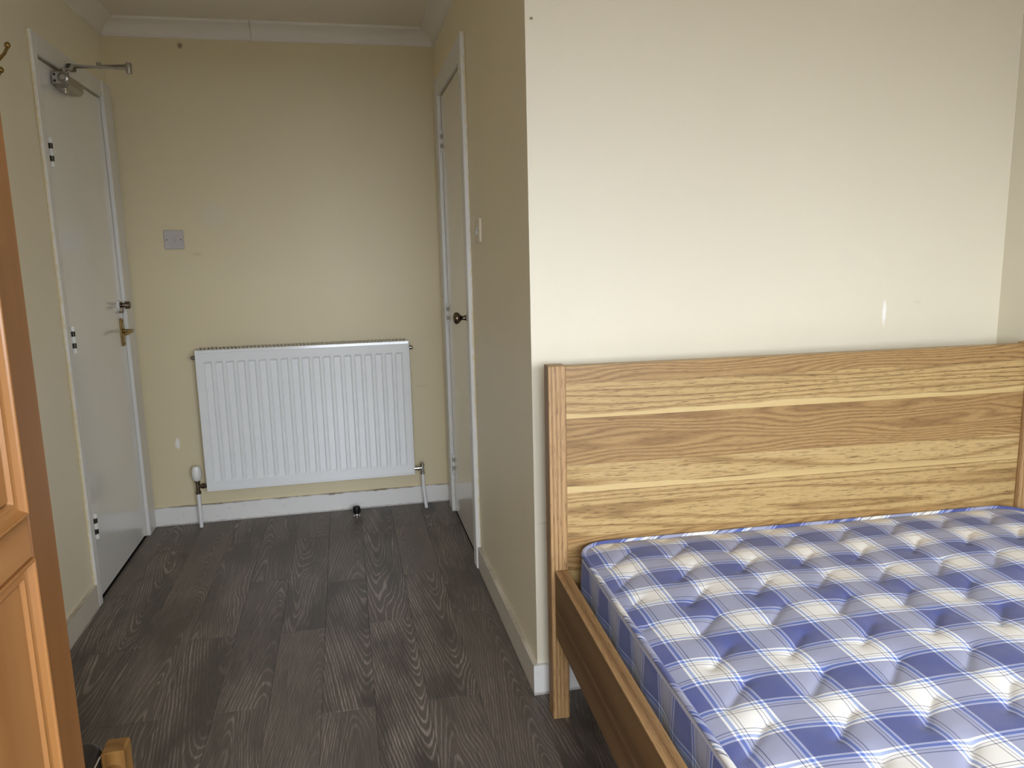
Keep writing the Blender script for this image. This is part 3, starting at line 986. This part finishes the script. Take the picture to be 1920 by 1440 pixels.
# piping round the top edge
def piping(dz):
    pts = [(verts[i][0], verts[i][1], verts[i][2] + dz) for i in loop[::2]]
    n = len(pts)
    seg, rad_ = 10, .0062
    V, F, UV = [], [], []
    s_ = 0.0
    for i, p in enumerate(pts):
        a, b = Vector(pts[i - 1]), Vector(pts[(i + 1) % n])
        t = (b - a).normalized()
        o = Vector((-t.y, t.x, 0)).normalized()
        s_ += (Vector(p) - a).length if i else 0
        for kq in range(seg):
            w = 2 * math.pi * kq / seg
            V.append(tuple(Vector(p) + o * (.002 + math.cos(w) * rad_) + Vector((0, 0, 1)) * math.sin(w) * rad_))
            UV.append((s_ * .9 + .045 * kq / seg, .075 + .02 * kq / seg + s_ * .25))
    for i in range(n):
        i2 = (i + 1) % n
        for kq in range(seg):
            k2 = (kq + 1) % seg
            F.append((i * seg + kq, i2 * seg + kq, i2 * seg + k2, i * seg + k2))
    m_ = bpy.data.meshes.new('piping')
    m_.from_pydata(V, [], F)
    ul = m_.uv_layers.new(name='UVMap')
    l_ = np.zeros(len(m_.loops), dtype=np.int32)
    m_.loops.foreach_get('vertex_index', l_)
    ul.data.foreach_set('uv', np.array(UV, dtype=np.float32)[l_].ravel())
    m_.polygons.foreach_set('use_smooth', [True] * len(m_.polygons))
    m_.materials.append(M_plaid)
    o_ = bpy.data.objects.new('piping', m_)
    COL.objects.link(o_)
    o_.parent = mat_
piping(.002)

# ================================================================== wardrobe
WX, WYE, WYB, WHT = -.360, .990, .090, 1.86         # front face x, far end, near end, height
wd = thing('wardrobe', (WX, WYE, 0), 0, 'orange pine wardrobe with panelled doors in the near left foreground', 'wardrobe')
DPT = .60
MB().box(-DPT, -.022, -(WYE - WYB), -.002, .06, WHT - .03).build('carcass', M_pine_v, wd)
MB().bbox(-DPT - .0, .012, -(WYE - WYB) - .012, .008, WHT - .03, WHT, .006).build('top_board', M_pine_h, wd)
MB().bbox(-DPT, -.030, -(WYE - WYB), -.002, 0, .06, .003).build('plinth', M_pine_h, wd)
def ward_door(y0, y1):
    """framed door in local coords; face at x=0, raised moulding round two fielded panels"""
    z0, z1, ST, RB = .065, WHT - .034, .072, .050
    d = MB().bbox(-.021, .0, y1 - ST, y1, z0, z1, .003).build('door_stile', M_pine_v, wd)
    MB().bbox(-.021, .0, y0, y0 + ST, z0, z1, .003).build('stile', M_pine_v, d)
    for a, b in ((z0, z0 + .09), (.950, 1.000), (z1 - .08, z1)):
        MB().bbox(-.021, .0, y0 + ST, y1 - ST, a, b, .003).build('rail', M_pine_h, d)
    for a, b in ((z0 + .09, .950), (1.000, z1 - .08)):
        ya, yb = y0 + ST, y1 - ST
        MB().box(-.020, -.0090, ya + .0225, yb - .0225, a + .0225, b - .0225).build('panel', M_pine_v, d)
        # moulding: bead, slope and quirk profile (distance in from frame, x)
        prof = [(0, -.018), (0, .0015), (.0015, .0028), (.0035, .0022), (.0045, .000), (.009, -.0045), (.014, -.0065), (.0155, -.005), (.018, -.005), (.020, -.0105), (.020, -.018)]
        def ring(din, x):
            return [(x, ya + din, a + din), (x, yb - din, a + din), (x, yb - din, b - din), (x, ya + din, b - din)]
        for side in range(4):
            V, F = [], []
            for din, x in prof:
                rg = ring(din, x)
                V += [rg[side], rg[(side + 1) % 4]]
            for i in range(len(prof) - 1):
                F.append((2 * i, 2 * i + 1, 2 * i + 3, 2 * i + 2))
            n_ = len(prof)
            F += [tuple(2 * i for i in range(n_)), tuple(2 * i + 1 for i in reversed(range(n_))), (0, 1, 2 * n_ - 1, 2 * n_ - 2)]
            MB().add(V, F).build('moulding', M_pine_v if side % 2 else M_pine_h, d)
    return d
half = (WYE - WYB) / 2
dA = ward_door(-half + .002, 0.0)
dB = ward_door(-2 * half, -half - .002)
for d_, yy in ((dA, -half + .035), (dB, -half - .035)):
    MB().lathe([(.008, 0), (.009, .012), (.018, .022), (.019, .030), (.012, .036), (.003, .037)], (0, yy, 1.10), (1, 0, 0), 20).build('knob', M_pine_h, d_)

# ================================================================== chair
ch = thing('chair', (-.655, 1.165, 0), 0, 'pine chair with a black leather seat pad beside the wardrobe', 'chair')
def cl_(mb, name, mat, parent=ch):
    mb.v = [(x + .655, y - 1.165, z) for x, y, z in mb.v]
    return mb.build(name, mat, parent)
FX0, FX1 = -.452, -.414
for y0 in (1.305, 1.010):
    cl_(MB().bbox(FX0, FX1, y0, y0 + .044, 0, .452, .003), 'leg', M_chairwood)
    cl_(MB().bbox(-.900, -.864, y0, y0 + .044, 0, .90, .003), 'leg', M_chairwood)
cl_(MB().tube([(-.433, 1.308, .412), (-.433, 1.052, .412)], .0175, 16), 'front_rail', M_chairwood_h)
cl_(MB().tube([(-.882, 1.308, .412), (-.882, 1.052, .412)], .0175, 16), 'rear_rail', M_chairwood_h)
for y in (1.327, 1.032):
    cl_(MB().bbox(-.866, -.450, y - .011, y + .011, .375, .415, .003), 'side_rail', M_chairwood_h)
for z in (.62, .80):
    cl_(MB().bbox(-.893, -.871, 1.052, 1.307, z, z + .06, .004), 'back_rail', M_chairwood_h)
# rounded leather pad
def pad(x0, x1, y0, y1, z0, z1, r, e):
    out = []
    def outline(ins, n=8):
        pts = []
        rr = max(r - ins, .004)
        for cx, cy, a0 in ((x1 - r, y1 - r, 0), (x0 + r, y1 - r, 90), (x0 + r, y0 + r, 180), (x1 - r, y0 + r, 270)):
            for k in range(n + 1):
                a = math.radians(a0 + 90 * k / n)
                pts.append((cx + rr * math.cos(a), cy + rr * math.sin(a)))
        return pts
    lev = [(e, z0), (0, z0 + e), (0, z1 - e)] + [(e * (1 - math.cos(math.radians(t))), z1 - e + e * math.sin(math.radians(t))) for t in (20, 40, 60, 75, 90)]
    V, F = [], []
    for ins, z in lev:
        V += [(x, y, z) for x, y in outline(ins)]
    n = len(V) // len(lev)
    for i in range(len(lev) - 1):
        for k in range(n):
            k2 = (k + 1) % n
            F.append((i * n + k, i * n + k2, (i + 1) * n + k2, (i + 1) * n + k))
    F.append(tuple(range(n - 1, -1, -1)))
    F.append(tuple(range((len(lev) - 1) * n, len(lev) * n)))
    return MB().add(V, F, True), outline
pm, outl = pad(-.862, -.4535, 1.016, 1.346, .412, .456, .030, .012)
po_ = cl_(pm, 'seat_pad', M_leather)
pp = outl(-.0004, 8)
pp = pp + [pp[0]]
cl_(MB().tube([(x, y, .4445) for x, y in pp], .0012, 6), 'seam', M_thread, po_)
